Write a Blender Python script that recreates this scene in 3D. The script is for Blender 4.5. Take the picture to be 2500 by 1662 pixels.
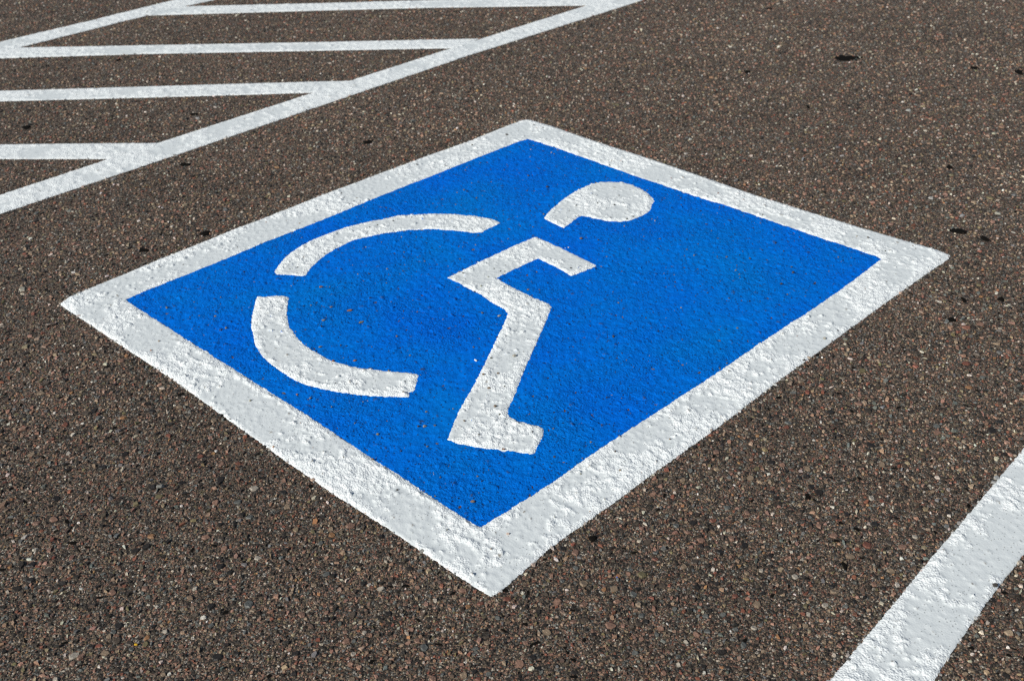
import bpy, math, random
import numpy as np
from mathutils import Matrix

random.seed(7)
RNG = np.random.default_rng(11)
scene = bpy.context.scene
for o in list(bpy.data.objects):
    bpy.data.objects.remove(o)

# ------------------------------------------------------------------ camera
F_PX, PITCH, ROLL, CAM_H = 1162.5224, 1.02377372, -0.02228312, 1.11008125
cam_data = bpy.data.cameras.new('camera')
cam_data.sensor_width = 36.0
cam_data.lens = F_PX / 1024 * 36.0
cam_data.clip_start = 0.05
cam_data.clip_end = 1000
cam_data.dof.use_dof = True
cam_data.dof.focus_distance = 1.78
cam_data.dof.aperture_fstop = 8
cam = bpy.data.objects.new('camera', cam_data)
scene.collection.objects.link(cam)
cam.matrix_world = Matrix.Translation((0, 0, CAM_H)) @ Matrix.Rotation(PITCH, 4, 'X') @ Matrix.Rotation(ROLL, 4, 'Z')
scene.camera = cam

# ------------------------------------------------------------------ sky and sun
SUN_EL = math.radians(33)
SUN_AZ = math.atan2(-1.0, -0.80)           # compass angle from +Y: the sun stands behind the camera, to the left
world = bpy.data.worlds.new('World')
scene.world = world
world.use_nodes = True
wn = world.node_tree.nodes
sky = wn.new('ShaderNodeTexSky')
sky.sky_type = 'NISHITA'
sky.sun_disc = False
sky.sun_elevation = SUN_EL
sky.sun_rotation = SUN_AZ % (2 * math.pi)
wn['Background'].inputs['Strength'].default_value = 0.07
world.node_tree.links.new(sky.outputs[0], wn['Background'].inputs['Color'])
sun_data = bpy.data.lights.new('sun', 'SUN')
sun_data.energy = 4.8
sun_data.angle = math.radians(0.5)
sun_data.color = (1.0, 0.985, 0.92)
sun = bpy.data.objects.new('sun', sun_data)
scene.collection.objects.link(sun)
from mathutils import Vector
to_sun = Vector((math.sin(SUN_AZ) * math.cos(SUN_EL), math.cos(SUN_AZ) * math.cos(SUN_EL), math.sin(SUN_EL)))
sun.rotation_euler = to_sun.to_track_quat('Z', 'Y').to_euler()
sun.location = to_sun * 20

vs = scene.view_settings
vs.view_transform = 'Standard'
vs.look = 'None'
scene.cycles.use_denoising = False
scene.cycles.pixel_filter_type = 'BLACKMAN_HARRIS'
scene.cycles.filter_width = 1.25
vs.exposure = 0.0
vs.gamma = 1.0
vs.use_curve_mapping = False

# ------------------------------------------------------------------ survey: photo pixels -> points on the pavement (metres)
def ground(px):
    p = np.atleast_2d(np.array(px, float)) * [1024 / 2500, 680 / 1662]
    x = p[:, 0] - 512
    y = 340 - p[:, 1]
    d = np.stack([x, y, -np.full_like(x, F_PX)], 1)
    c, s = math.cos(ROLL), math.sin(ROLL)
    d = d @ np.array([[c, -s, 0], [s, c, 0], [0, 0, 1]]).T
    c, s = math.cos(PITCH), math.sin(PITCH)
    d = d @ np.array([[1, 0, 0], [0, c, -s], [0, s, c]]).T
    return d[:, :2] * (CAM_H / -d[:, 2])[:, None]

# ------------------------------------------------------------------ numpy noise
def _hash(ix, iy, seed):
    h = (ix.astype(np.int64) * 374761393 + iy.astype(np.int64) * 668265263 + seed * 1442695041) & 0xFFFFFFFF
    h = ((h ^ (h >> 13)) * 1274126177) & 0xFFFFFFFF
    h = h ^ (h >> 16)
    h = (h * 2246822519) & 0xFFFFFFFF
    h = h ^ (h >> 15)
    return h.astype(np.float64) / 4294967295.0

def noise(x, y, scale, seed):
    x = x * scale + 917.3
    y = y * scale + 631.7
    ix, iy = np.floor(x), np.floor(y)
    fx, fy = x - ix, y - iy
    def g(dx, dy):
        a = _hash(ix + dx, iy + dy, seed) * 2 * np.pi
        return np.cos(a) * (fx - dx) + np.sin(a) * (fy - dy)
    u = fx * fx * fx * (fx * (fx * 6 - 15) + 10)
    v = fy * fy * fy * (fy * (fy * 6 - 15) + 10)
    return 1.5 * ((g(0, 0) * (1 - u) + g(1, 0) * u) * (1 - v) + (g(0, 1) * (1 - u) + g(1, 1) * u) * v)

def fbm(x, y, scale, seed, octaves=3):
    t, a, s = 0.0, 1.0, 0.0
    for i in range(octaves):
        t = t + a * noise(x, y, scale * 2.03 ** i, seed + i)
        s += a
        a *= 0.5
    return t / s

def worley(x, y, scale, seed):
    x = x * scale + 511.0
    y = y * scale + 733.0
    ix, iy = np.floor(x), np.floor(y)
    best = np.full(x.shape, 9.0)
    val = np.zeros(x.shape)
    for dx in (-1, 0, 1):
        for dy in (-1, 0, 1):
            cx, cy = ix + dx, iy + dy
            d = np.hypot(cx + _hash(cx, cy, seed) - x, cy + _hash(cx, cy, seed + 50) - y)
            m = d < best
            best = np.where(m, d, best)
            val = np.where(m, _hash(cx, cy, seed + 99), val)
    return best, val

def smooth(a, b, x):
    t = np.clip((x - a) / (b - a), 0, 1)
    return t * t * (3 - 2 * t)

# ------------------------------------------------------------------ polygons
def inside(poly, p):
    x, y = p[:, 0], p[:, 1]
    r = np.zeros(len(p), bool)
    a, b = poly, np.roll(poly, -1, 0)
    for (x0, y0), (x1, y1) in zip(a, b):
        if y0 == y1:
            continue
        c = (y0 > y) != (y1 > y)
        r ^= c & (x < (x1 - x0) * (y - y0) / (y1 - y0) + x0)
    return r

def sdf(poly, p):
    d = np.full(len(p), 1e9)
    for a, b in zip(poly, np.roll(poly, -1, 0)):
        e = b - a
        L = e @ e
        if L < 1e-14:
            continue
        t = np.clip(((p - a) @ e) / L, 0, 1)
        q = p - a - t[:, None] * e
        d = np.minimum(d, (q * q).sum(1))
    d = np.sqrt(d)
    return np.where(inside(poly, p), -d, d)

# ------------------------------------------------------------------ materials
def new_mat(name):
    m = bpy.data.materials.new(name)
    m.use_nodes = True
    nt = m.node_tree
    return m, nt, nt.nodes, nt.links, nt.nodes['Principled BSDF']

def ramp(nodes, stops, interp='LINEAR'):
    r = nodes.new('ShaderNodeValToRGB')
    r.color_ramp.interpolation = interp
    els = r.color_ramp.elements
    while len(els) < len(stops):
        els.new(0.5)
    for e, (pos, col) in zip(els, stops):
        e.position = pos
        e.color = (col[0], col[1], col[2], 1) if hasattr(col, '__len__') else (col, col, col, 1)
    return r

def node(nodes, kind, **kw):
    n = nodes.new(kind)
    for k, v in kw.items():
        if k in n.inputs:
            n.inputs[k].default_value = v
        else:
            setattr(n, k, v)
    return n

def mix(nt, fac, a, b, blend='MIX'):
    n = nt.nodes.new('ShaderNodeMix')
    n.data_type = 'RGBA'
    n.blend_type = blend
    for sock, v in ((n.inputs[0], fac), (n.inputs[6], a), (n.inputs[7], b)):
        if hasattr(v, 'is_linked') or hasattr(v, 'links'):
            nt.links.new(v, sock)
        elif hasattr(v, '__len__'):
            sock.default_value = (*v, 1)
        else:
            sock.default_value = v if sock.type == 'VALUE' else (v, v, v, 1)
    return n.outputs[2]

def math_node(nt, op, a, b=0.0):
    n = nt.nodes.new('ShaderNodeMath')
    n.operation = op
    for sock, v in zip(n.inputs, (a, b)):
        if hasattr(v, 'links'):
            nt.links.new(v, sock)
        else:
            sock.default_value = v
    return n.outputs[0]

PALETTE = [  # share, linear colour of the aggregate stones
    (.23, (.024, .019, .015)), (.20, (.090, .067, .048)), (.155, (.265, .192, .128)), (.155, (.275, .158, .110)),
    (.05, (.210, .080, .050)), (.10, (.132, .134, .122)), (.06, (.450, .390, .315)), (.03, (.165, .135, .068)),
    (.01, (.330, .170, .078)), (.01, (.64, .59, .51))]

def palette_ramp(nodes, dim=1.0):
    stops, t = [], 0.0
    for w, c in PALETTE:
        stops.append((t, tuple(dim * v for v in c)))
        t += w
    return ramp(nodes, stops, 'CONSTANT')

def mat_asphalt():
    m, nt, N, L, B = new_mat('asphalt')
    geo = N.new('ShaderNodeNewGeometry')
    wob = node(N, 'ShaderNodeTexNoise', Scale=260.0, Detail=2.0)
    L.new(geo.outputs['Position'], wob.inputs['Vector'])
    vadd = N.new('ShaderNodeVectorMath'); vadd.operation = 'MULTIPLY_ADD'
    L.new(wob.outputs['Color'], vadd.inputs[0]); vadd.inputs[1].default_value = (.003, .003, .003)
    L.new(geo.outputs['Position'], vadd.inputs[2])
    cols, dists = [], []
    for sc in (230.0, 430.0):
        v = node(N, 'ShaderNodeTexVoronoi', Scale=sc)
        v.voronoi_dimensions = '2D'
        L.new(vadd.outputs[0], v.inputs['Vector'])
        sep = N.new('ShaderNodeSeparateColor')
        L.new(v.outputs['Color'], sep.inputs[0])
        r = palette_ramp(N, .86)
        L.new(sep.outputs[0], r.inputs[0])
        cols.append((r.outputs[0], sep.outputs[1]))
        dists.append(v.outputs['Distance'])
    pick = math_node(nt, 'GREATER_THAN', cols[0][1], .62)
    col = mix(nt, pick, cols[1][0], cols[0][0])
    # dark binder film between the stones
    edge = ramp(N, [(.30, 0.0), (.62, 1.0)])
    L.new(dists[1], edge.inputs[0])
    col = mix(nt, edge.outputs[0], col, (.040, .032, .025))
    big = node(N, 'ShaderNodeTexNoise', Scale=3.2, Detail=5.0, Roughness=.62)
    L.new(geo.outputs['Position'], big.inputs['Vector'])
    br = ramp(N, [(.25, .74), (.75, 1.22)])
    L.new(big.outputs['Fac'], br.inputs[0])
    col = mix(nt, 1.0, col, br.outputs[0], 'MULTIPLY')
    L.new(col, B.inputs['Base Color'])
    B.inputs['Roughness'].default_value = .78
    B.inputs['Specular IOR Level'].default_value = .35
    h = math_node(nt, 'SUBTRACT', 1.0, dists[1])
    h2 = math_node(nt, 'SUBTRACT', 1.0, dists[0])
    hh = math_node(nt, 'ADD', math_node(nt, 'MULTIPLY', h, .0010), math_node(nt, 'MULTIPLY', math_node(nt, 'MULTIPLY', h2, pick), .0022))
    fine = node(N, 'ShaderNodeTexNoise', Scale=900.0, Detail=2.0)
    L.new(geo.outputs['Position'], fine.inputs['Vector'])
    hh = math_node(nt, 'ADD', hh, math_node(nt, 'MULTIPLY', fine.outputs['Fac'], .0010))
    bump = node(N, 'ShaderNodeBump', Strength=1.0, Distance=1.0)
    L.new(hh, bump.inputs['Height'])
    L.new(bump.outputs[0], B.inputs['Normal'])
    return m

def stone_surface(name, color_of):
    m, nt, N, L, B = new_mat(name)
    geo = N.new('ShaderNodeNewGeometry')
    n1 = node(N, 'ShaderNodeTexNoise', Scale=420.0, Detail=3.0, Roughness=.6)
    L.new(geo.outputs['Position'], n1.inputs['Vector'])
    r = ramp(N, [(.3, .62), (.7, 1.35)])
    L.new(n1.outputs['Fac'], r.inputs[0])
    L.new(mix(nt, 1.0, color_of(nt), r.outputs[0], 'MULTIPLY'), B.inputs['Base Color'])
    B.inputs['Roughness'].default_value = .48
    B.inputs['Specular IOR Level'].default_value = .45
    n2 = node(N, 'ShaderNodeTexNoise', Scale=800.0, Detail=2.0)
    L.new(geo.outputs['Position'], n2.inputs['Vector'])
    bump = node(N, 'ShaderNodeBump', Strength=.8, Distance=.0009)
    L.new(n2.outputs['Fac'], bump.inputs['Height'])
    L.new(bump.outputs[0], B.inputs['Normal'])
    return m

def attr_color(nt):
    a = nt.nodes.new('ShaderNodeAttribute')
    a.attribute_name = 'stone_colour'
    return a.outputs['Color']

def object_random_color(nt):
    i = nt.nodes.new('ShaderNodeObjectInfo')
    r = palette_ramp(nt.nodes, .72)
    nt.links.new(i.outputs['Random'], r.inputs[0])
    return r.outputs[0]

def mat_white():
    m, nt, N, L, B = new_mat('white_road_paint')
    geo = N.new('ShaderNodeNewGeometry')
    att = N.new('ShaderNodeAttribute'); att.attribute_name = 'rough'
    n1 = node(N, 'ShaderNodeTexNoise', Scale=28.0, Detail=5.0, Roughness=.65)
    L.new(geo.outputs['Position'], n1.inputs['Vector'])
    r1 = ramp(N, [(.32, (.738, .768, .768)), (.6, (.795, .818, .812))])
    L.new(n1.outputs['Fac'], r1.inputs[0])
    film = mix(nt, att.outputs['Fac'], (.628, .658, .660), r1.outputs[0])
    # small scuffs where the grit pierces the film
    v = node(N, 'ShaderNodeTexVoronoi', Scale=95.0)
    v.voronoi_dimensions = '2D'
    L.new(geo.outputs['Position'], v.inputs['Vector'])
    sep = N.new('ShaderNodeSeparateColor'); L.new(v.outputs['Color'], sep.inputs[0])
    nn = node(N, 'ShaderNodeTexNoise', Scale=500.0, Detail=1.0)
    L.new(geo.outputs['Position'], nn.inputs['Vector'])
    d = math_node(nt, 'ADD', v.outputs['Distance'], math_node(nt, 'MULTIPLY', nn.outputs['Fac'], .22))
    near = math_node(nt, 'LESS_THAN', d, .185)
    some = math_node(nt, 'GREATER_THAN', sep.outputs[0], .66)
    spot = math_node(nt, 'MULTIPLY', near, some)
    spot = math_node(nt, 'MULTIPLY', spot, .7)
    tip = N.new('ShaderNodeAttribute'); tip.attribute_name = 'bare'
    film = mix(nt, tip.outputs['Fac'], film, (.19, .155, .115))
    v2 = node(N, 'ShaderNodeTexVoronoi', Scale=210.0)
    v2.voronoi_dimensions = '2D'
    L.new(geo.outputs['Position'], v2.inputs['Vector'])
    sep2 = N.new('ShaderNodeSeparateColor'); L.new(v2.outputs['Color'], sep2.inputs[0])
    dot = math_node(nt, 'MULTIPLY', math_node(nt, 'LESS_THAN', v2.outputs['Distance'], .22), math_node(nt, 'GREATER_THAN', sep2.outputs[0], .90))
    film = mix(nt, math_node(nt, 'MULTIPLY', dot, .55), film, (.12, .13, .14))
    L.new(mix(nt, spot, film, (.16, .15, .13)), B.inputs['Base Color'])
    B.inputs['Roughness'].default_value = .62
    B.inputs['Specular IOR Level'].default_value = .3
    f0 = node(N, 'ShaderNodeTexNoise', Scale=600.0, Detail=2.0, Roughness=.6)
    L.new(geo.outputs['Position'], f0.inputs['Vector'])
    f1 = node(N, 'ShaderNodeTexVoronoi', Scale=290.0)
    f1.voronoi_dimensions = '2D'
    L.new(geo.outputs['Position'], f1.inputs['Vector'])
    hgt = math_node(nt, 'SUBTRACT', math_node(nt, 'MULTIPLY', f0.outputs['Fac'], .8), f1.outputs['Distance'])
    amp = math_node(nt, 'ADD', math_node(nt, 'MULTIPLY', att.outputs['Fac'], .0008), .00016)
    bump = node(N, 'ShaderNodeBump', Strength=1.0, Distance=1.0)
    L.new(math_node(nt, 'MULTIPLY', hgt, amp), bump.inputs['Height'])
    L.new(bump.outputs[0], B.inputs['Normal'])
    return m

def mat_blue():
    m, nt, N, L, B = new_mat('blue_road_paint')
    geo = N.new('ShaderNodeNewGeometry')
    n1 = node(N, 'ShaderNodeTexNoise', Scale=3.6, Detail=7.0, Roughness=.62)
    L.new(geo.outputs['Position'], n1.inputs['Vector'])
    r1 = ramp(N, [(.30, (.0006, .160, .570)), (.70, (.0004, .124, .640))])
    L.new(n1.outputs['Fac'], r1.inputs[0])
    v = node(N, 'ShaderNodeTexVoronoi', Scale=85.0)
    v.voronoi_dimensions = '2D'
    L.new(geo.outputs['Position'], v.inputs['Vector'])
    sep = N.new('ShaderNodeSeparateColor'); L.new(v.outputs['Color'], sep.inputs[0])
    nn = node(N, 'ShaderNodeTexNoise', Scale=480.0, Detail=1.0)
    L.new(geo.outputs['Position'], nn.inputs['Vector'])
    d = math_node(nt, 'ADD', v.outputs['Distance'], math_node(nt, 'MULTIPLY', nn.outputs['Fac'], .22))
    spot = math_node(nt, 'MULTIPLY', math_node(nt, 'LESS_THAN', d, .25), math_node(nt, 'GREATER_THAN', sep.outputs[0], .66))
    spot = math_node(nt, 'MULTIPLY', spot, .75)
    tip = N.new('ShaderNodeAttribute'); tip.attribute_name = 'bare'
    thin = node(N, 'ShaderNodeTexNoise', Scale=70.0, Detail=4.0, Roughness=.65)
    L.new(geo.outputs['Position'], thin.inputs['Vector'])
    tr = ramp(N, [(.30, .80), (.62, 1.06)])
    L.new(thin.outputs['Fac'], tr.inputs[0])
    coat = mix(nt, 1.0, r1.outputs[0], tr.outputs[0], 'MULTIPLY')
    film = mix(nt, math_node(nt, 'MULTIPLY', tip.outputs['Fac'], .9), coat, (.040, .046, .042))
    L.new(mix(nt, spot, film, (.010, .018, .032)), B.inputs['Base Color'])
    B.inputs['Roughness'].default_value = .6
    B.inputs['Specular IOR Level'].default_value = .03
    f1 = node(N, 'ShaderNodeTexNoise', Scale=235.0, Detail=3.5, Roughness=.58)
    L.new(geo.outputs['Position'], f1.inputs['Vector'])
    f2 = node(N, 'ShaderNodeTexNoise', Scale=5.0, Detail=3.0)
    L.new(geo.outputs['Position'], f2.inputs['Vector'])
    fr = ramp(N, [(.35, .30), (.65, 1.0)])
    L.new(f2.outputs['Fac'], fr.inputs[0])
    bump = node(N, 'ShaderNodeBump', Strength=1.0, Distance=.0046)
    L.new(math_node(nt, 'MULTIPLY', f1.outputs['Fac'], fr.outputs[0]), bump.inputs['Height'])
    L.new(bump.outputs[0], B.inputs['Normal'])
    return m

def mat_plain(name, col, rough=.7, bumpd=.0008):
    m, nt, N, L, B = new_mat(name)
    geo = N.new('ShaderNodeNewGeometry')
    n1 = node(N, 'ShaderNodeTexNoise', Scale=380.0, Detail=3.0)
    L.new(geo.outputs['Position'], n1.inputs['Vector'])
    r = ramp(N, [(.3, tuple(.6 * c for c in col)), (.7, tuple(min(1, 1.35 * c) for c in col))])
    L.new(n1.outputs['Fac'], r.inputs[0])
    L.new(r.outputs[0], B.inputs['Base Color'])
    B.inputs['Roughness'].default_value = rough
    B.inputs['Specular IOR Level'].default_value = .3
    bump = node(N, 'ShaderNodeBump', Strength=.8, Distance=bumpd)
    L.new(n1.outputs['Fac'], bump.inputs['Height'])
    L.new(bump.outputs[0], B.inputs['Normal'])
    return m

M_ASPHALT = mat_asphalt()
M_AGG = stone_surface('aggregate_stone', attr_color)
M_STONE = stone_surface('set_stone', object_random_color)
M_WHITE = mat_white()
M_BLUE = mat_blue()
M_TAR_SHADE = mat_plain('tar', (.006, .005, .004), .95)  # tar spots, and the painted shade of voids between the stones
M_TAR_SHADE.node_tree.nodes['Principled BSDF'].inputs['Specular IOR Level'].default_value = .08

# ------------------------------------------------------------------ object helpers
def link(name, mesh, parent=None):
    o = bpy.data.objects.new(name, mesh)
    scene.collection.objects.link(o)
    if parent is not None:
        o.parent = parent
    return o

def tag(o, label=None, cat=None, group=None, kind=None):
    for k, v in (('label', label), ('category', cat), ('group', group), ('kind', kind)):
        if v:
            o[k] = v
    return o

def mesh_from(name, verts, loops, starts, mat, smooth_shade=False):
    me = bpy.data.meshes.new(name)
    me.vertices.add(len(verts))
    me.vertices.foreach_set('co', np.ascontiguousarray(verts, np.float32).ravel())
    me.loops.add(len(loops))
    me.loops.foreach_set('vertex_index', np.ascontiguousarray(loops, np.int32))
    me.polygons.add(len(starts))
    me.polygons.foreach_set('loop_start', np.ascontiguousarray(starts, np.int32))
    me.update(calc_edges=True)
    me.validate()
    me.polygons.foreach_set('use_smooth', np.full(len(me.polygons), smooth_shade))
    me.materials.append(mat)
    return me

# ------------------------------------------------------------------ outlines of the paint, surveyed from the photograph
OUTER = ground([(146.5, 742), (169, 726), (237.7, 696.7), (306.6, 669), (375.5, 639.5), (444.3, 612.3), (513, 584.8), (582, 556.5),
    (630, 539), (800, 471.8), (920.5, 427), (1041, 382), (1144.4, 345.5), (1244.2, 305.5), (1275.2, 293.7), (1292.4, 292.7),
    (1351, 310), (1454.3, 346), (1557.6, 378.8), (1700, 427), (1837.7, 475), (1975.5, 518.3), (2047.8, 540), (2113.2, 560.3),
    (2216.5, 590.2), (2285.4, 610.2), (2319.8, 624), (2316.4, 632.6), (2268.2, 665.3), (2182, 725.6), (2113.2, 775.5),
    (2061.6, 813), (2010, 851), (1958.3, 889), (1906.6, 927), (1855, 966), (1803.3, 1006), (1765.4, 1035), (1647.2, 1120),
    (1588.7, 1161.3), (1519.8, 1213), (1451, 1263), (1382, 1311), (1330.4, 1350), (1296, 1380), (1244.4, 1426.5),
    (1220.2, 1447), (1199.6, 1455.7), (1182.4, 1448.9), (1141, 1423), (1072.2, 1376.5), (1003.3, 1330), (951.7, 1294),
    (900, 1262), (800, 1197.5), (757.6, 1168), (685.3, 1118), (633.7, 1080), (547.7, 1018.7), (444.4, 943), (375.5, 896.4),
    (306.6, 851.6), (237.7, 805), (186, 770.7), (151.6, 748)])
INNER = ground([(306.6, 732.8), (341, 717.3), (444.4, 676), (547.7, 634.7), (651, 591), (785, 539), (937.7, 476), (1075.5, 421.8),
    (1178.8, 380.5), (1264.9, 347), (1290, 340.2), (1351, 359.8), (1454.3, 396), (1540.4, 427), (1600, 447), (1700, 481),
    (1770, 502), (1890, 543), (2010, 584.4), (2096, 612), (2152.8, 632.6), (2096, 675.6), (2044.4, 713.5), (1975.5, 761.7),
    (1906.6, 804.8), (1837.7, 851.2), (1768.9, 899.4), (1700, 944.2), (1565, 1032), (1430.3, 1120), (1364.9, 1168), (1296, 1213),
    (1227, 1256), (1172, 1288.7), (1158.3, 1282), (1106.6, 1249), (1037.7, 1202.6), (968.9, 1157.9), (906.9, 1119),
    (847, 1079), (754.3, 1017), (651, 953.2), (564.9, 898), (444.4, 822.5), (375.5, 777.6), (323.8, 744.9)])
ARC_UP = ground([(670.6, 664.4), (674, 658.4), (689.5, 637.8), (710.2, 617), (737.8, 599.9), (765, 586), (801.5, 571.5), (841, 557.3),
    (884, 545.5), (934.4, 535.3), (981, 525.8), (1003, 526.3), (1048, 522.4), (1106.6, 523.8), (1158.3, 528.4), (1196, 534.4),
    (1222.9, 545.1), (1215, 550), (1191, 559.4), (1177, 568.9), (1154.8, 569.4), (1123.8, 565.4), (1103, 564), (1086, 564),
    (1070.5, 560.6), (1048, 560.3), (1003, 562.8), (968.9, 566.3), (934.4, 572), (900, 578.3), (858, 589.5), (823.8, 606.8),
    (798, 621.4), (772, 643), (756.7, 657.6), (748, 672.2), (737.8, 676), (710, 673), (677.5, 670.5), (671.5, 668)])
ARC_LOW = ground([(631, 724.5), (625.5, 729.3), (622.4, 741.3), (616.4, 765.4), (613.4, 786), (614.6, 803.3), (618, 820.5), (622.4, 839.5),
    (629.3, 855), (639.6, 870.5), (656.8, 886.8), (677.5, 902.3), (696.4, 916), (720.5, 929.9), (746.4, 941), (792, 953),
    (830.9, 959.5), (872, 965.2), (923.8, 969.5), (958.3, 970.3), (996.2, 972), (1001, 966), (999, 958), (1004, 956), (1006, 962),
    (1013.4, 950.5), (1018.5, 933.3), (1022.3, 917.8),
    (1018.5, 914.7), (992.7, 910.6), (958.3, 908.3), (906.6, 903.2), (872.2, 898), (849.8, 894), (820.5, 886), (803.3, 879),
    (774, 862.7), (756.8, 852.5), (742, 842), (729, 829), (718.8, 815.4), (706.8, 798), (703.3, 786), (701.2, 765.4), (703.3, 741.3),
    (706.2, 729.3), (703.3, 725.8), (694.7, 723.8), (668.9, 723.2), (648, 725)])
HEAD = ground([(1327.6, 532.8), (1331, 528.5), (1348, 510.4), (1368.9, 492.3), (1386, 479.4), (1406.8, 467.4), (1427.4, 457),
    (1446.4, 449.3), (1465.3, 445.3), (1494.6, 444.6), (1520.4, 447.2), (1544.5, 452.7), (1568.6, 463.9), (1585.8, 476),
    (1595.3, 487.2), (1597, 494), (1591, 500), (1589.3, 513), (1579, 521.6), (1561.7, 530.2), (1541, 538.8), (1515.2, 542.3),
    (1489.4, 541.4), (1463.6, 537), (1446.4, 532.8), (1420.5, 528), (1410.2, 532), (1399.9, 540.5), (1389.5, 549), (1375.8, 558),
    (1351.7, 546.6), (1334.4, 538.8)])
BODY = ground([(1091.3, 679.7), (1116.8, 667), (1192.6, 630), (1249.4, 603.6), (1302.4, 581.2), (1310, 580), (1317.6, 583), (1363, 603.6),
    (1410.4, 626.3), (1454, 648), (1455, 651.9), (1429.4, 662.3), (1395.3, 675.2), (1363, 656.6), (1315.7, 633.9), (1312, 633.5),
    (1287.3, 644.3), (1249.4, 662.3), (1213.4, 679.7), (1217.2, 684), (1249.4, 702), (1306.2, 728.6), (1341, 743.5), (1347, 750),
    (1344, 758.9), (1334.3, 784), (1312.3, 833.9), (1287, 890), (1268, 937), (1251.7, 979.2), (1242, 996.8), (1239.2, 1008.5),
    (1243.6, 1017.3), (1258.3, 1026.9), (1284.7, 1035), (1314, 1041.5), (1325.7, 1046.7), (1328, 1052.5), (1326.5, 1065.7),
    (1318.4, 1079), (1312.5, 1093.6), (1305.2, 1106.8), (1297.9, 1111.2), (1270, 1106.8), (1240.7, 1101.7), (1230.4, 1103.9),
    (1212.8, 1098.7), (1189.3, 1098), (1152.7, 1090.7), (1113, 1084), (1091.8, 1075.3), (1099.9, 1054), (1108.7, 1032),
    (1123.3, 999.7), (1152.7, 948.4), (1172, 912), (1192, 870.5), (1218.4, 816.3), (1236, 778), (1239.2, 766.4), (1234.5, 759),
    (1224.3, 753.2), (1200.8, 740), (1173.6, 721), (1135.8, 701), (1107.4, 686.9)])

def band(e1, e2, ext0, ext1):
    """a painted line between two surveyed edges, carried on beyond the frame by ext0 / ext1 metres"""
    a, b = ground(e1), ground(e2)
    d = (a[-1] - a[0]) + (b[-1] - b[0])
    d /= np.linalg.norm(d)
    def run(e):
        return np.vstack([e[0] - d * ext0, e, e[-1] + d * ext1])
    return np.vstack([run(a), run(b)[::-1]])

NEAR_LINE = band([(0, 523), (430, 379), (800, 253), (1144, 136), (1571, 0)],
                 [(0, 477), (265, 389), (761, 228), (1099.6, 119), (1430, 14.5)], 2.2, 3.5)
FAR_LINE = band([(0, 103), (206.6, 54.4), (413, 3.4)], [(0, 128), (48, 116.4), (358, 38.6), (454, 15.5), (523, 0)], 3.0, 3.5)
STALL_LINE = band([(2027, 1660), (2079, 1598), (2148, 1516), (2216.5, 1432), (2270, 1366), (2337, 1289), (2419, 1191), (2471, 1130)],
                  [(2282, 1660), (2330, 1584), (2371.5, 1525), (2416, 1463), (2457.6, 1409), (2500, 1354)], .8, 2.2)
far_mid = (ground([(206.6, 54.4)]) + ground([(206.6, 76.5)]))[0] / 2
far_dir = FAR_LINE[3] - FAR_LINE[1]
far_dir = far_dir / np.linalg.norm(far_dir)
def reach(e1, e2):
    """metres from the surveyed start of a stripe back to the middle of the far line"""
    a, b = ground(e1), ground(e2)
    d = (a[-1] - a[0]) + (b[-1] - b[0])
    d /= np.linalg.norm(d)
    nrm = np.array([-far_dir[1], far_dir[0]])
    return float(abs((((a[0] + b[0]) / 2 - far_mid) @ nrm) / (d @ nrm)))
E1 = ([(0, 353), (206, 350.5), (392, 349.5)], [(0, 389), (130, 389), (300, 389)])
E2 = ([(0, 222), (241, 215), (516, 206.6), (790, 199), (858, 198)], [(0, 248), (344, 239.3), (757, 227.3), (790, 226)])
S1 = band(*E1, reach(*E1), .0)
S2 = band(*E2, reach(*E2), .0)
S3 = band([(20, 117), (344, 111), (800, 102.6), (1170, 94.5)], [(0, 143), (344, 132.6), (800, 124), (1120, 118)], .02, .0)
S4 = band([(420, 16.5), (800, 7.6), (1006, 1.7), (1530, -9)], [(340, 39), (800, 25.8), (1041, 19.6), (1450, 13.6)], .0, .0)
step34 = (S4[1] + S4[2]) / 2 - (S3[1] + S3[2]) / 2
# the rows that lie beyond the frame repeat the spacing measured between the rows in view
u_line = NEAR_LINE[5] - NEAR_LINE[1]
u_line /= np.linalg.norm(u_line)
pitch_row = abs(((ground([(1170, 100)]) - ground([(858, 205)]))[0]) @ u_line)
S5 = S3 + u_line * pitch_row * 2
S6 = S3 + u_line * pitch_row * 3
S0 = S3 - u_line * pitch_row * 3
STRIPES = [S1, S2, S3, S4, S5, S6, S0]

# ------------------------------------------------------------------ relief of the painted film
def und(x, y):
    return .0012 * fbm(x, y, 48, 15, 2) + .0007 * noise(x, y, 95, 18)

def base_relief(x, y):
    w, v = worley(x, y, 150, 5)
    return .00045 * fbm(x, y, 120, 1, 2) + .0005 * (.5 - w) * (v > .35)

def white_rough(x, y, d, bias=0.0):
    m = fbm(x, y, 9, 21, 3) * 1.2 + .35 * noise(x, y, 62, 23) + .25 * noise(x, y, 150, 24) + .10 + bias
    m = m + .33 * smooth(.022, .004, -d)       # the film is thinner, so rougher, along its edges
    return smooth(.05, .24, m)

def white_extra(x, y, r):
    w, v = worley(x + .002 * noise(x, y, 300, 3), y + .002 * noise(x, y, 300, 4), 118, 31)
    lumps = np.clip(1.05 - w * 1.35, 0, 1) * (.35 + .9 * v)
    x2, y2 = x + .004 * noise(x, y, 140, 13), y + .004 * noise(x, y, 140, 14)
    w2, v2 = worley(x2, y2, 40, 77)
    knob = np.clip(1 - w2 / (.10 + .16 * (v2 - .58)), 0, 1) ** .6 * (v2 > .58)
    w3, v3 = worley(x2, y2, 55, 78)
    crust = np.clip(1.1 - w3 * 1.5, 0, 1) * (v3 > .45)
    return r * (.0003 + .0016 * lumps + .0012 * crust + .0005 * (noise(x, y, 330, 8) + .6)) + .0032 * knob * (.35 + .65 * r)

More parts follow.
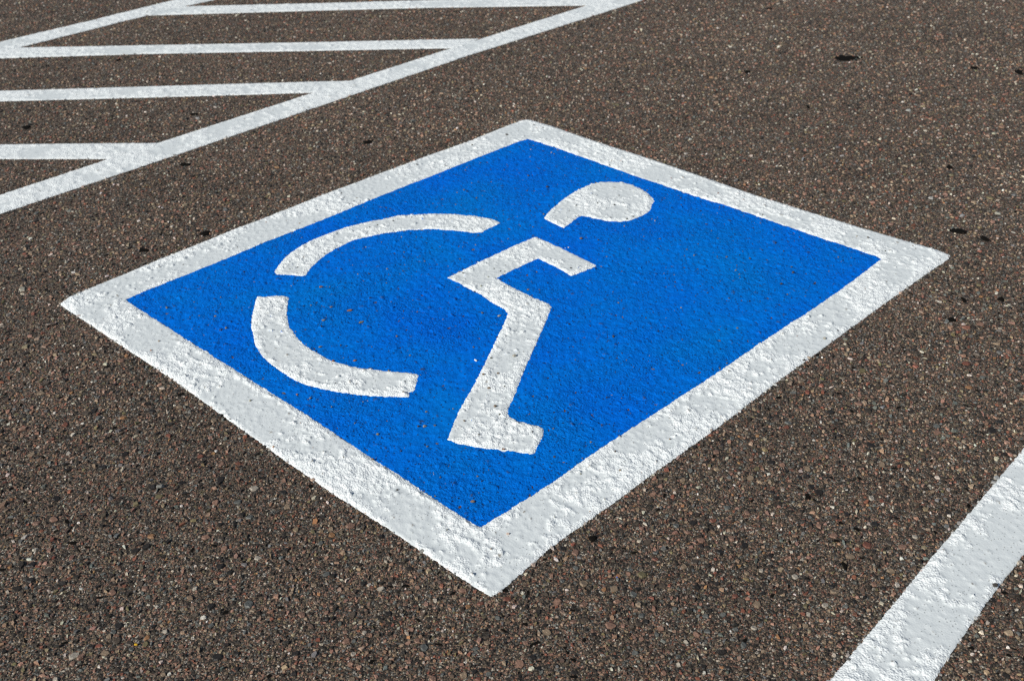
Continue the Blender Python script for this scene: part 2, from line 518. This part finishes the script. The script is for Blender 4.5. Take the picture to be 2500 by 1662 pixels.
def bare_white(x, y):
    x2, y2 = x + .004 * noise(x, y, 140, 13), y + .004 * noise(x, y, 140, 14)
    w2, v2 = worley(x2, y2, 40, 77)
    return smooth(.075, .03, w2 + .05 * noise(x, y, 400, 19)) * (v2 > .84)

def bare_blue(x, y):
    xx, yy = x + .004 * noise(x, y, 120, 63), y + .004 * noise(x, y, 120, 64)
    w, v = worley(xx, yy, 30, 67)
    return smooth(.085, .03, w + .04 * noise(x, y, 400, 19)) * (v > .70)

def blue_z(x, y):
    xx, yy = x + .004 * noise(x, y, 120, 63), y + .004 * noise(x, y, 120, 64)
    w, v = worley(xx, yy, 46, 61)
    pit = np.clip(1 - w / (.08 + .14 * (v - .62)), 0, 1) ** .5 * (v > .62)
    w, v = worley(xx, yy, 30, 67)
    nub = np.clip(1 - w / .12, 0, 1) ** .7 * (v > .5)
    ro = .55 + .65 * smooth(-.25, .3, fbm(x, y, 4, 65, 3))
    return .0013 + 1.0 * und(x, y) + 1.9 * ro * base_relief(x, y) - .0022 * pit + .0032 * nub * ro

def paint(name, dist, frame_pts, step, mat, level, parent, edge_z, label=None, wobble=.0009):
    """a film of paint: a fine grid cut to its outline, with the relief of the pavement under it"""
    c = frame_pts.mean(0)
    _, _, vt = np.linalg.svd(frame_pts - c, full_matrices=False)
    q = (frame_pts - c) @ vt.T
    lo, hi = q.min(0) - 3 * step, q.max(0) + 3 * step
    nx, ny = int((hi[0] - lo[0]) / step) + 2, int((hi[1] - lo[1]) / step) + 2
    gx, gy = np.meshgrid(lo[0] + np.arange(nx) * step, lo[1] + np.arange(ny) * step, indexing='ij')
    p = np.stack([gx.ravel(), gy.ravel()], 1) @ vt + c
    x, y = p[:, 0], p[:, 1]
    d = dist(p) + wobble * (.5 * noise(x, y, 55, 91) + .9 * noise(x, y, 160, 92) + 1.3 * noise(x, y, 380, 93))
    D = d.reshape(nx, ny)
    ins = D < 0
    cell = ins[:-1, :-1] | ins[1:, :-1] | ins[:-1, 1:] | ins[1:, 1:]
    gdx, gdy = np.gradient(D, step)
    mv = np.clip(np.where(ins, 0, D), 0, 1.6 * step)
    gl = np.maximum(np.hypot(gdx, gdy), .3)
    off = np.stack([(-mv * gdx / gl ** 2).ravel(), (-mv * gdy / gl ** 2).ravel()], 1) @ vt
    p = p + off
    x, y = p[:, 0], p[:, 1]
    z, r = level(x, y, d)
    ez = edge_z(x, y)
    z = ez + (z - ez) * np.where(ins.ravel(), .35 + .65 * smooth(0, .0060, -d), 0)
    idx = np.arange(nx * ny).reshape(nx, ny)
    a, b, cc, dd = idx[:-1, :-1][cell], idx[1:, :-1][cell], idx[1:, 1:][cell], idx[:-1, 1:][cell]
    quads = np.stack([a, b, cc, dd], 1)
    if np.linalg.det(vt) < 0:
        quads = quads[:, ::-1]
    used = np.unique(quads)
    remap = np.full(nx * ny, -1)
    remap[used] = np.arange(len(used))
    v = np.c_[p, z][used]
    me = mesh_from(name, v, remap[quads].ravel(), np.arange(len(quads)) * 4, mat, True)
    at = me.attributes.new('rough', 'FLOAT', 'POINT')
    at.data.foreach_set('value', np.ascontiguousarray(r[used], np.float32))
    bare = bare_blue if mat is M_BLUE else bare_white
    at = me.attributes.new('bare', 'FLOAT', 'POINT')
    at.data.foreach_set('value', np.ascontiguousarray(bare(x, y)[used], np.float32))
    o = link(name, me, parent)
    if label:
        o['label'] = label
    return o

def level_blue(x, y, d):
    return blue_z(x, y), np.zeros_like(x)

def white_level(lift, over_blue=False, bias=0.06):
    def f(x, y, d):
        r = white_rough(x, y, d, bias)
        z_ex = white_extra(x, y, r) * (.3 + .7 * smooth(0, .012, -d))
        z = .0013 + und(x, y) * (.35 + .65 * r) + lift + 1.5 * base_relief(x, y) * (.45 + .55 * r) + .0002 * (1 - r) + z_ex
        if over_blue:
            z = np.maximum(z, blue_z(x, y) + .0004)
        return z, r
    return f

# ------------------------------------------------------------------ the pavement
me = bpy.data.meshes.new('asphalt_ground')
S = 150.0
me.from_pydata([(-S, -S, 0), (S, -S, 0), (S, S, 0), (-S, S, 0)], [], [(0, 1, 2, 3)])
me.materials.append(M_ASPHALT)
asphalt = tag(link('asphalt_ground', me), 'brown grey asphalt pavement with exposed aggregate', 'ground', kind='structure')

TAR = [  # x, y, width, height in photo pixels, label
    (65, 311, 22, 9, 'black tar blob between the lowest hatch stripes at the left edge'),
    (288, 147, 16, 5, 'small black tar spot under the third hatch stripe, far left'),
    (475, 279, 21, 6, 'thin black tar spot above the near aisle line'),
    (452, 402, 26, 9, 'black tar blob just below the near aisle line'),
    (898, 347, 23, 9, 'black tar blob above the upper left border of the square'),
    (500, 570, 28, 11, 'black tar blob touching the upper left border of the square'),
    (351, 611, 23, 9, 'black tar spot left of the one touching the border'),
    (2065, 142, 56, 16, 'widest dark oily tar patch, in the upper right'),
    (1825, 175, 17, 6, 'small black tar spot left of the widest dark patch'),
    (2340, 564, 38, 14, 'solid black oval tar blob above the right corner of the square'),
    (2405, 583, 20, 13, 'slanting black tar spot right of the solid oval blob'),
    (2323, 781, 24, 9, 'dark brown tar spot below the right corner of the square'),
    (2488, 176, 18, 14, 'black tar spot at the right edge of the picture'),
    (2378, 166, 22, 8, 'faint black tar spot near the right edge, left of a darker one'),
    (1880, 22, 21, 5, 'thin black tar spot close to the top edge'),
    (1973, 262, 10, 8, 'small round black tar spot below the widest dark patch'),
    (2319, 408, 13, 11, 'round black tar spot above the solid oval blob'),
    (2352, 732, 12, 11, 'small black tar spot above the dark brown one'),
    (2444, 731, 15, 12, 'small black tar spot right of the dark brown one'),
    (1447, 1315, 20, 18, 'black tar spot on asphalt right of the bottom corner'),
    (1971, 1213, 13, 16, 'upright black tar spot on the open asphalt at lower right'),
    (2062, 1382, 15, 17, 'black tar spot between the square and the stall stripe'),
]

# stones set in the asphalt: dropped largest first, none through another, none under the paint
PAINTED = [OUTER, NEAR_LINE, FAR_LINE, STALL_LINE] + STRIPES
TARRED = [ground([(t[0] + t[2] * .46 * math.cos(a), t[1] + t[3] * .46 * math.sin(a)) for a in np.arange(12) * math.pi / 6]) for t in TAR]
X0, Y0, X1, Y1, CELL = -2.7, .55, 2.7, 4.9, .0012
occ = np.zeros((int((X1 - X0) / CELL) + 60, int((Y1 - Y0) / CELL) + 60), bool)
def scatter(n_per_m2, r0, r1, ylo, yhi, fade=None):
    out = []
    n = int(n_per_m2 * (X1 - X0) * (yhi - ylo))
    px = RNG.uniform(X0, X1, n)
    py = RNG.uniform(ylo, yhi, n)
    k = np.abs(px) < (.62 + .46 * (py - .85) + .30)       # what the place in view spans, with room to step aside
    if fade:
        k &= RNG.random(n) < np.clip((fade[1] - py) / (fade[1] - fade[0]), 0, 1)
    px, py = px[k], py[k]
    pts = np.stack([px, py], 1)
    cov = np.zeros(len(pts), bool)
    for poly in PAINTED:
        hit = np.nonzero(inside(poly, pts))[0]
        if len(hit):             # a stone may still break the rim of the film
            cov[hit] |= sdf(poly, pts[hit]) < -.0030
    for poly in TARRED:
        cov |= inside(poly, pts)
    px, py = px[~cov], py[~cov]
    rad = r0 + (r1 - r0) * RNG.random(len(px)) ** 1.6
    gi = ((px - X0) / CELL).astype(int) + 25
    gj = ((py - Y0) / CELL).astype(int) + 25
    gr = np.maximum(1, np.round(rad * .80 / CELL)).astype(int)
    keep = np.zeros(len(px), bool)
    for i in range(len(px)):
        a, b, g = gi[i], gj[i], gr[i]
        s = occ[a - g:a + g + 1, b - g:b + g + 1]
        if not s.any():
            s[:] = True
            keep[i] = True
    return np.stack([px, py, rad], 1)[keep]

# flat black pieces painting the shade of voids come first: no stone covers them
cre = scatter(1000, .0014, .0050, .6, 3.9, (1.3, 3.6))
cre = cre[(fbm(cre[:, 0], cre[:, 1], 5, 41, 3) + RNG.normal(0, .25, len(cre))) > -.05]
big = scatter(560, .0046, .0078, .6, 3.4, (2.0, 3.4))
mid = scatter(7600, .0023, .0047, .6, 4.8)
small = scatter(22000, .0018, .0030, .6, 4.7, (2.6, 4.9))
tiny = scatter(60000, .0011, .0018, .6, 2.3, (1.2, 2.3))
allst = np.vstack([big, mid, small, tiny])
dist_cam = np.hypot(np.hypot(allst[:, 0], allst[:, 1]), CAM_H)
show = allst[:, 2] / dist_cam ** 1.5
vis_half = .60 + .37 * (allst[:, 1] - .99)
show = np.where((allst[:, 1] > 1.0) & (np.abs(allst[:, 0]) < vis_half), show, 0)
order = np.argsort(-show)
singles, rest = allst[order[:300]], allst[order[300:]]

def pal_colors(n, rad=None):
    w = np.array([p[0] for p in PALETTE]); w /= w.sum()
    c = np.array([p[1] for p in PALETTE])[RNG.choice(len(PALETTE), n, p=w)]
    c = c * RNG.uniform(.72, 1.3, (n, 1)) * RNG.uniform(.93, 1.07, (n, 3))
    if rad is not None:      # the large stones are dull, the small chips are the bright ones
        big_ = smooth(.0050, .0080, rad)[:, None]
        c = c * (1 - big_) + big_ * np.minimum(.72 * c + np.array([.016, .012, .008]), .24)
    return c

def build_aggregate(st):
    n, k = len(st), 5
    rot = RNG.uniform(0, 2 * np.pi, n)
    ang = (np.arange(k) * 2 * np.pi / k)[None] + RNG.uniform(-.38, .38, (n, k))
    asp = RNG.uniform(.36, .95, (n, 1))
    rr = st[:, 2:3] * RNG.uniform(.70, 1.34, (n, k))
    ex, ey = rr * np.cos(ang), rr * np.sin(ang) * asp
    cx, sx = np.cos(rot)[:, None], np.sin(rot)[:, None]
    lx, ly = ex * cx - ey * sx, ex * sx + ey * cx
    top = np.clip(st[:, 2:3] * RNG.uniform(.28, .78, (n, 1)), .0006, .0029)
    tx, ty = RNG.normal(0, .13, (n, 1)), RNG.normal(0, .13, (n, 1))
    shrink = RNG.uniform(.72, .95, (n, 1))
    zt = np.maximum(top + tx * lx * shrink + ty * ly * shrink, .0002)
    V = np.zeros((n, 2 * k, 3))
    V[:, :k, 0], V[:, :k, 1], V[:, :k, 2] = st[:, 0:1] + lx * 1.04, st[:, 1:2] + ly * 1.06, -.0005
    V[:, k:, 0], V[:, k:, 1], V[:, k:, 2] = st[:, 0:1] + lx * shrink, st[:, 1:2] + ly * shrink, zt
    pat = [k + i for i in range(k)]
    for i in range(k):
        j = (i + 1) % k
        pat += [i, j, k + j, k + i]
    pat = np.array(pat)
    loops = (pat[None] + (np.arange(n) * 2 * k)[:, None]).ravel()
    st0 = np.array([0] + [k + 4 * i for i in range(k)])
    starts = (st0[None] + (np.arange(n) * len(pat))[:, None]).ravel()
    me = mesh_from('aggregate', V.reshape(-1, 3), loops, starts, M_AGG)
    pc = pal_colors(n, st[:, 2]) * (1 + .30 * fbm(st[:, 0], st[:, 1], 1.6, 44, 4))[:, None]
    # a little overspray on the stones right at the rim of the paint
    edge_d = np.full(n, 1.0)
    for poly in PAINTED:
        lo, hi = poly.min(0) - .02, poly.max(0) + .02
        m = np.nonzero((st[:, 0] > lo[0]) & (st[:, 0] < hi[0]) & (st[:, 1] > lo[1]) & (st[:, 1] < hi[1]))[0]
        edge_d[m] = np.minimum(edge_d[m], sdf(poly, st[m, :2]))
    f = (smooth(.0055, -.0015, edge_d) * RNG.random(n) ** .7)[:, None] * .85
    pc = pc * (1 - f) + np.array([.66, .66, .64]) * f
    col = np.repeat(pc, k + 1, 0)
    at = me.attributes.new('stone_colour', 'FLOAT_COLOR', 'FACE')
    at.data.foreach_set('color', np.c_[col, np.ones(len(col))].astype(np.float32).ravel())
    return tag(link('aggregate', me, asphalt), kind='stuff')

build_aggregate(rest)

def build_void_shade(st):  # shade of gaps between stones, put into flat near-black pieces
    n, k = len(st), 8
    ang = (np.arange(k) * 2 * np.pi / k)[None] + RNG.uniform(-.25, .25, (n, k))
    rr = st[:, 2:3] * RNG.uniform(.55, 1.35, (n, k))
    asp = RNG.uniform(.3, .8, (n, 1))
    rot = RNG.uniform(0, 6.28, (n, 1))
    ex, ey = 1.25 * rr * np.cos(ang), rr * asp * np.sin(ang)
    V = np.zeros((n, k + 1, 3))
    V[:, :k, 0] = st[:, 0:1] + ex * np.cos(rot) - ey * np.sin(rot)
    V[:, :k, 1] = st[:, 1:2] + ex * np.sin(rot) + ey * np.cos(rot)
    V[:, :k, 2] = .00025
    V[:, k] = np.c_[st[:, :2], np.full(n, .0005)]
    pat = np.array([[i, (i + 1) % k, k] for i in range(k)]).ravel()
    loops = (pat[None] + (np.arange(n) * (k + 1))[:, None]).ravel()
    me = mesh_from('void_shade', V.reshape(-1, 3), loops, np.arange(n * k) * 3, M_TAR_SHADE)
    tag(link('void_shade', me, asphalt), kind='stuff')
build_void_shade(cre)

def stone_mesh(name, k, mat, flat=.5, seed=0):
    """a broken stone: base ring, shoulder ring, tilted top facet"""
    g = np.random.default_rng(seed)
    ang = np.arange(k) * 2 * np.pi / k + g.uniform(-.3, .3, k)
    r = g.uniform(.8, 1.15, k)
    asp = g.uniform(.6, .95)
    base = np.stack([r * np.cos(ang), r * np.sin(ang) * asp], 1)
    t1, t2 = g.normal(0, .10, 2)
    V = [(x * .96, y * .96, -.12) for x, y in base]
    V += [(x, y, flat * .55 * g.uniform(.8, 1.2)) for x, y in base]
    V += [(x * .70, y * .70, flat + t1 * x + t2 * y) for x, y in base]
    Fs = [tuple(2 * k + i for i in range(k))]
    for lv in (0, k):
        for i in range(k):
            j = (i + 1) % k
            Fs.append((lv + i, lv + j, lv + k + j, lv + k + i))
    me = bpy.data.meshes.new(name)
    me.from_pydata(V, [], Fs)
    me.materials.append(mat)
    return me

stone_shapes = [stone_mesh('stone', 6 + i % 3, M_STONE, .34, 100 + i) for i in range(14)]
for i, (x, y, r) in enumerate(singles):
    o = link('stone', stone_shapes[i % len(stone_shapes)], asphalt)
    o.location = (x, y, 0)
    o.rotation_euler = (0, 0, RNG.uniform(0, 6.28))
    o.scale = (r, r, min(r, .0055))

# ------------------------------------------------------------------ the parking symbol
symbol = tag(link('parking_symbol', None), 'blue painted square with a white border and a white wheelchair figure', 'pavement marking')
TH = 0.0
d_out = lambda p: sdf(OUTER, p)
d_in = lambda p: sdf(INNER, p)
paint('blue_field', lambda p: sdf(INNER, p) - .005, INNER, .0025, M_BLUE, level_blue, symbol, lambda x, y: x * 0 + .0008)
paint('white_border', lambda p: np.maximum(sdf(OUTER, p), -sdf(INNER, p)), OUTER, .0023, M_WHITE, white_level(.0003, True, -.06), symbol,
      lambda x, y: np.where(inside(INNER, np.stack([x, y], 1)) | (sdf(INNER, np.stack([x, y], 1)) < .003), blue_z(x, y) - .0001, .0007))
on_blue = lambda x, y: blue_z(x, y) - .0001
for nm, poly in (('wheel_arc', ARC_UP), ('wheel_arc', ARC_LOW), ('figure_head', HEAD), ('figure_body', BODY)):
    paint(nm, lambda p, q=poly: sdf(q, p), poly, .0022, M_WHITE, white_level(.0003, True, .02), symbol, on_blue, wobble=.0009)

# ------------------------------------------------------------------ the white lines
on_ground = lambda x, y: x * 0 + .0007
aisle = tag(link('access_aisle_marking', None), 'white hatched access aisle of two long lines joined by slanting stripes', 'pavement marking')
for poly in (NEAR_LINE, FAR_LINE):
    paint('side_line', lambda p, q=poly: sdf(q, p), poly, .0045, M_WHITE, white_level(.0007, bias=.22), aisle, on_ground, wobble=.0011)
for poly in STRIPES:
    paint('hatch_stripe', lambda p, q=poly: sdf(q, p), poly, .0045, M_WHITE, white_level(-.0003, bias=.22), aisle, on_ground, wobble=.0011)
stall = tag(link('stall_line', None), 'single white stall stripe crossing the lower right corner', 'pavement marking')
paint('paint_stripe', lambda p: sdf(STALL_LINE, p), STALL_LINE, .0024, M_WHITE, white_level(.0007, bias=-.12), stall, on_ground)

# ------------------------------------------------------------------ loose pebbles, chips and tar on the ground
def surface_z(x, y, on):
    x, y = np.array([x]), np.array([y])
    if on == 'blue':
        return float(blue_z(x, y)[0])
    if on == 'white':
        return float(white_level(.0007)(x, y, np.array([-.02]))[0][0])
    return .0012

def pebble_mesh(seed, elong, mat):
    g = np.random.default_rng(seed)
    import bmesh
    bm = bmesh.new()
    bmesh.ops.create_icosphere(bm, subdivisions=2, radius=1.0)
    planes = []
    for _ in range(9):
        n = g.normal(size=3); n /= np.linalg.norm(n)
        planes.append((n, g.uniform(.62, .92)))
    for v in bm.verts:
        c = np.array(v.co)
        for n, h in planes:
            t = c @ n
            if t > h:
                c = c - n * (t - h) * .9
        c = c * (1 + .05 * g.normal())
        v.co = (c[0] * elong, c[1], c[2] * .72)
    me = bpy.data.meshes.new('pebble')
    bm.to_mesh(me)
    bm.free()
    me.materials.append(mat)
    return me

STONE_MATS = {
    'grey': mat_plain('grey_pebble', (.17, .165, .15)), 'dark': mat_plain('dark_pebble', (.05, .045, .04)),
    'brown': mat_plain('brown_pebble', (.16, .115, .08)), 'red': mat_plain('reddish_pebble', (.22, .11, .075)),
    'olive': mat_plain('olive_pebble', (.17, .15, .085)), 'white': mat_plain('white_pebble', (.66, .64, .60)),
    'yellow': mat_plain('yellow_chip', (.62, .36, .015)), 'pale': mat_plain('pale_pebble', (.34, .32, .27)),
    'cobalt': mat_plain('cobalt_chip', (.01, .08, .40))}
PEBBLES = [  # x, y in the photo, size in its pixels, stretch, turn, colour, where, label
    (1161, 882, 13, 1.9, -.9, 'white', 'blue', 'white oval pebble on the blue paint beside the leg'),
    (1037, 1043, 16, 1.4, .5, 'grey', 'blue', 'largest grey pebble on the blue paint, below the end of the wheel'),
    (922, 1062, 12, 1.1, .2, 'olive', 'blue', 'olive grey pebble on blue, left of the largest grey pebble'),
    (758, 975, 11, 1.0, 0, 'grey', 'blue', 'round grey pebble on blue just below the lower wheel arc'),
    (726, 966, 9, 1.0, .4, 'red', 'blue', 'small reddish pebble on blue below the lower wheel arc'),
    (1155, 1227, 17, 1.5, .1, 'brown', 'blue', 'brown pebble lying alone in the bottom corner of the blue square'),
    (867, 883, 13, 1.7, .6, 'red', 'blue', 'reddish brown chip on blue just above the lower wheel arc'),
    (882, 788, 16, 2.2, .5, 'olive', 'blue', 'long olive chip in the middle of the wheel'),
    (854, 760, 17, 1.9, .3, 'red', 'blue', 'pinkish grey chip near the middle of the wheel, above a long olive one'),
    (790, 784, 14, 1.6, .3, 'grey', 'blue', 'grey chip inside the wheel, left of the long olive chip'),
    (809, 752, 10, 1.6, .3, 'brown', 'blue', 'small brown chip inside the wheel, left of the pinkish chip'),
    (784, 703, 12, 1.6, .4, 'red', 'blue', 'reddish chip below the end of the upper wheel arc'),
    (969, 823, 9, 1.0, 0, 'brown', 'blue', 'small brown pebble in the right half of the wheel'),
    (1290, 708, 9, 1.2, 0, 'brown', 'blue', 'brown pebble just above the thigh of the figure'),
    (1219, 773, 12, 1.5, .6, 'pale', 'blue', 'pale brown chip tucked behind the knee of the figure'),
    (1419, 585, 12, 1.2, .3, 'brown', 'blue', 'flat brown chip on blue between the head and the arm'),
    (1380, 606.5, 6, 1.2, 0, 'white', 'blue', 'left one of two tiny white grains above the arm'),
    (1388, 606, 6, 1.2, 0, 'white', 'blue', 'right one of two tiny white grains above the arm'),
    (1336, 459, 10, 1.1, .6, 'dark', 'blue', 'dark pebble on blue to the left of the head'),
    (782, 849, 13, 2.0, .4, 'olive', 'blue', 'olive chip close to the inner edge of the lower wheel arc'),
    (814, 884, 11, 1.3, .2, 'red', 'white', 'reddish stone on the inner edge of the lower wheel arc'),
    (1936, 669, 11, 1.0, 0, 'dark', 'blue', 'dark pebble near the right corner of the blue square'),
    (1907, 695, 10, 1.0, .5, 'dark', 'blue', 'second dark pebble near the right corner, lower and further left'),
    (2013, 829, 13, 1.2, .2, 'pale', 'white', 'pale pebble on the white border below the right corner'),
    (2007, 875, 10, 1.0, .2, 'white', 'ground', 'whitish pebble on asphalt against the lower right edge of the border'),
    (2428, 1433, 22, 1.4, .3, 'dark', 'white', 'dark pebble on the right edge of the stall stripe'),
    (392, 1192, 27, 1.4, .2, 'grey', 'ground', 'large grey stone on the asphalt left of the bottom border'),
    (332, 1576, 13, 1.6, -.3, 'yellow', 'ground', 'bright yellow chip on the asphalt near the lower left'),
    (1506, 1411, 6, 1.0, 0, 'cobalt', 'ground', 'tiny cobalt blue chip on the asphalt right of the bottom corner'),
    (1256, 872, 16, 1.2, .5, 'pale', 'white', 'pale lump standing in the middle of the leg'),
    (1194, 951, 12, 1.4, .2, 'brown', 'white', 'brown chip on the shin, middle of the leg'),
    (1209, 995, 13, 1.2, .6, 'brown', 'white', 'largest brown pebble on the leg, above the foot'),
    (1170, 1066, 8, 1.3, 0, 'dark', 'white', 'small dark chip on the foot'),
    (1134, 1030, 9, 1.2, -.4, 'brown', 'white', 'brown chip at the heel side of the foot'),
    (1230, 1099, 10, 1.4, .1, 'red', 'white', 'reddish stone on the lower edge of the foot'),
    (1216, 915, 10, 1.5, .3, 'brown', 'white', 'brown chip on the leg, right one of a pair'),
    (1180, 919, 10, 1.5, .5, 'brown', 'white', 'brown chip on the leg, left one of a pair'),
    (1237, 331, 10, 1.4, -.4, 'dark', 'white', 'dark chip on the white border near its far corner'),
    (680, 370, 13, 1.4, .1, 'pale', 'ground', 'pale stone on the asphalt between aisle line and blue square'),
]
for i, (px, py, size, el, turn, colr, on, label) in enumerate(PEBBLES):
    c = ground([(px, py), (px + size / 2, py)])
    r = float(np.linalg.norm(c[1] - c[0])) / max(1.0, el ** .6) * .68
    o = link('pebble', pebble_mesh(300 + i, el, STONE_MATS[colr]))
    o.scale = (r, r, r)
    o.rotation_euler = (0, 0, turn)
    o.location = (c[0][0], c[0][1], surface_z(c[0][0], c[0][1], on) + r * (.50 if on != 'white' else .42))
    tag(o, label, 'pebble', 'loose pebbles on the pavement')

def tar_mesh(w, h, seed):
    g = np.random.default_rng(seed)
    k, rings = 22, 3
    ang = np.arange(k) * 2 * np.pi / k
    rad = 1 + .18 * np.sin(2 * ang + g.uniform(0, 6)) + .13 * np.sin(3 * ang + g.uniform(0, 6)) + .10 * g.normal(size=k)
    V = [(0, 0, .0026)]
    for j in range(1, rings + 1):
        f = j / rings
        for i in range(k):
            jit = 1 + .06 * g.normal()
            z = .0026 - .0012 * f ** 2 + .0002 * g.normal() if j < rings else -.0004
            V.append((w * rad[i] * f * jit * math.cos(ang[i]), h * rad[i] * f * jit * math.sin(ang[i]), z))
    Fs = [(0, 1 + i, 1 + (i + 1) % k) for i in range(k)]
    for j in range(rings - 1):
        for i in range(k):
            n = (i + 1) % k
            a = 1 + j * k
            Fs.append((a + i, a + k + i, a + k + n, a + n))
    me = bpy.data.meshes.new('tar_spot')
    me.from_pydata(V, [], Fs)
    me.materials.append(M_TAR_SHADE)
    return me
for i, (px, py, w, h, label) in enumerate(TAR):
    c = ground([(px, py), (px + w / 2, py), (px, py - h / 2)])
    o = link('tar_spot', tar_mesh(float(np.linalg.norm(c[1] - c[0])) * 1.05, float(np.linalg.norm(c[2] - c[0])) * 1.05, 500 + i))
    o.location = (c[0][0], c[0][1], 0)
    tag(o, label, 'tar spot', 'tar spots on the asphalt')

# fine grit swept over the paint
def build_grit():
    pts = RNG.uniform([-.9, 1.15], [.92, 2.97], (2600, 2))
    inb, ino = inside(INNER, pts), inside(OUTER, pts)
    keep = inb & (RNG.random(len(pts)) < .60) | (ino & ~inb & (RNG.random(len(pts)) < .22))
    pts, inb = pts[keep], inb[keep]
    n = len(pts)
    zb = np.where(inb, blue_z(pts[:, 0], pts[:, 1]), white_level(.0007)(pts[:, 0], pts[:, 1], np.full(n, -.02))[0])
    fig = np.zeros(n, bool)
    for q in (ARC_UP, ARC_LOW, HEAD, BODY):
        fig |= inside(q, pts)
    zb = np.where(fig, white_level(.0003, True)(pts[:, 0], pts[:, 1], np.full(n, -.02))[0], zb)
    r = RNG.uniform(.0007, .0024, n) * RNG.random(n) ** .5
    k = 5
    ang = (np.arange(k) * 2 * np.pi / k)[None] + RNG.uniform(-.4, .4, (n, k))
    lx, ly = r[:, None] * 1.2 * np.cos(ang), r[:, None] * np.sin(ang)
    V = np.zeros((n, 2 * k + 1, 3))
    V[:, :k] = np.stack([pts[:, :1] + lx, pts[:, 1:] + ly, np.repeat(zb[:, None] - .0004, k, 1)], 2)
    V[:, k:2 * k] = np.stack([pts[:, :1] + lx * .8, pts[:, 1:] + ly * .8, zb[:, None] + r[:, None] * RNG.uniform(.5, 1.1, (n, k))], 2)
    V[:, 2 * k] = np.stack([pts[:, 0], pts[:, 1], zb + r * 1.2], 1)
    pat, starts0 = [], []
    for i in range(k):
        j = (i + 1) % k
        starts0.append(len(pat)); pat += [i, j, k + j, k + i]
        starts0.append(len(pat)); pat += [k + i, k + j, 2 * k]
    pat, starts0 = np.array(pat), np.array(starts0)
    loops = (pat[None] + (np.arange(n) * (2 * k + 1))[:, None]).ravel()
    starts = (starts0[None] + (np.arange(n) * len(pat))[:, None]).ravel()
    me = mesh_from('grit', V.reshape(-1, 3), loops, starts, M_AGG)
    gc = pal_colors(n)
    gc = np.where(inb[:, None], gc.mean(1, keepdims=True) * np.array([.62, .62, .50]), gc)
    col = np.repeat(gc, 2 * k, 0)
    at = me.attributes.new('stone_colour', 'FLOAT_COLOR', 'FACE')
    at.data.foreach_set('color', np.c_[col, np.ones(len(col))].astype(np.float32).ravel())
    tag(link('grit', me), 'fine grit swept over the blue and white paint', 'grit', kind='stuff')
build_grit()
print('STONES', len(allst), 'tris', sum(sum(len(p.vertices) - 2 for p in m.polygons) if len(m.polygons) < 1000 else
      int(np.sum([0])) + len(m.loops) - 2 * len(m.polygons) for m in bpy.data.meshes))
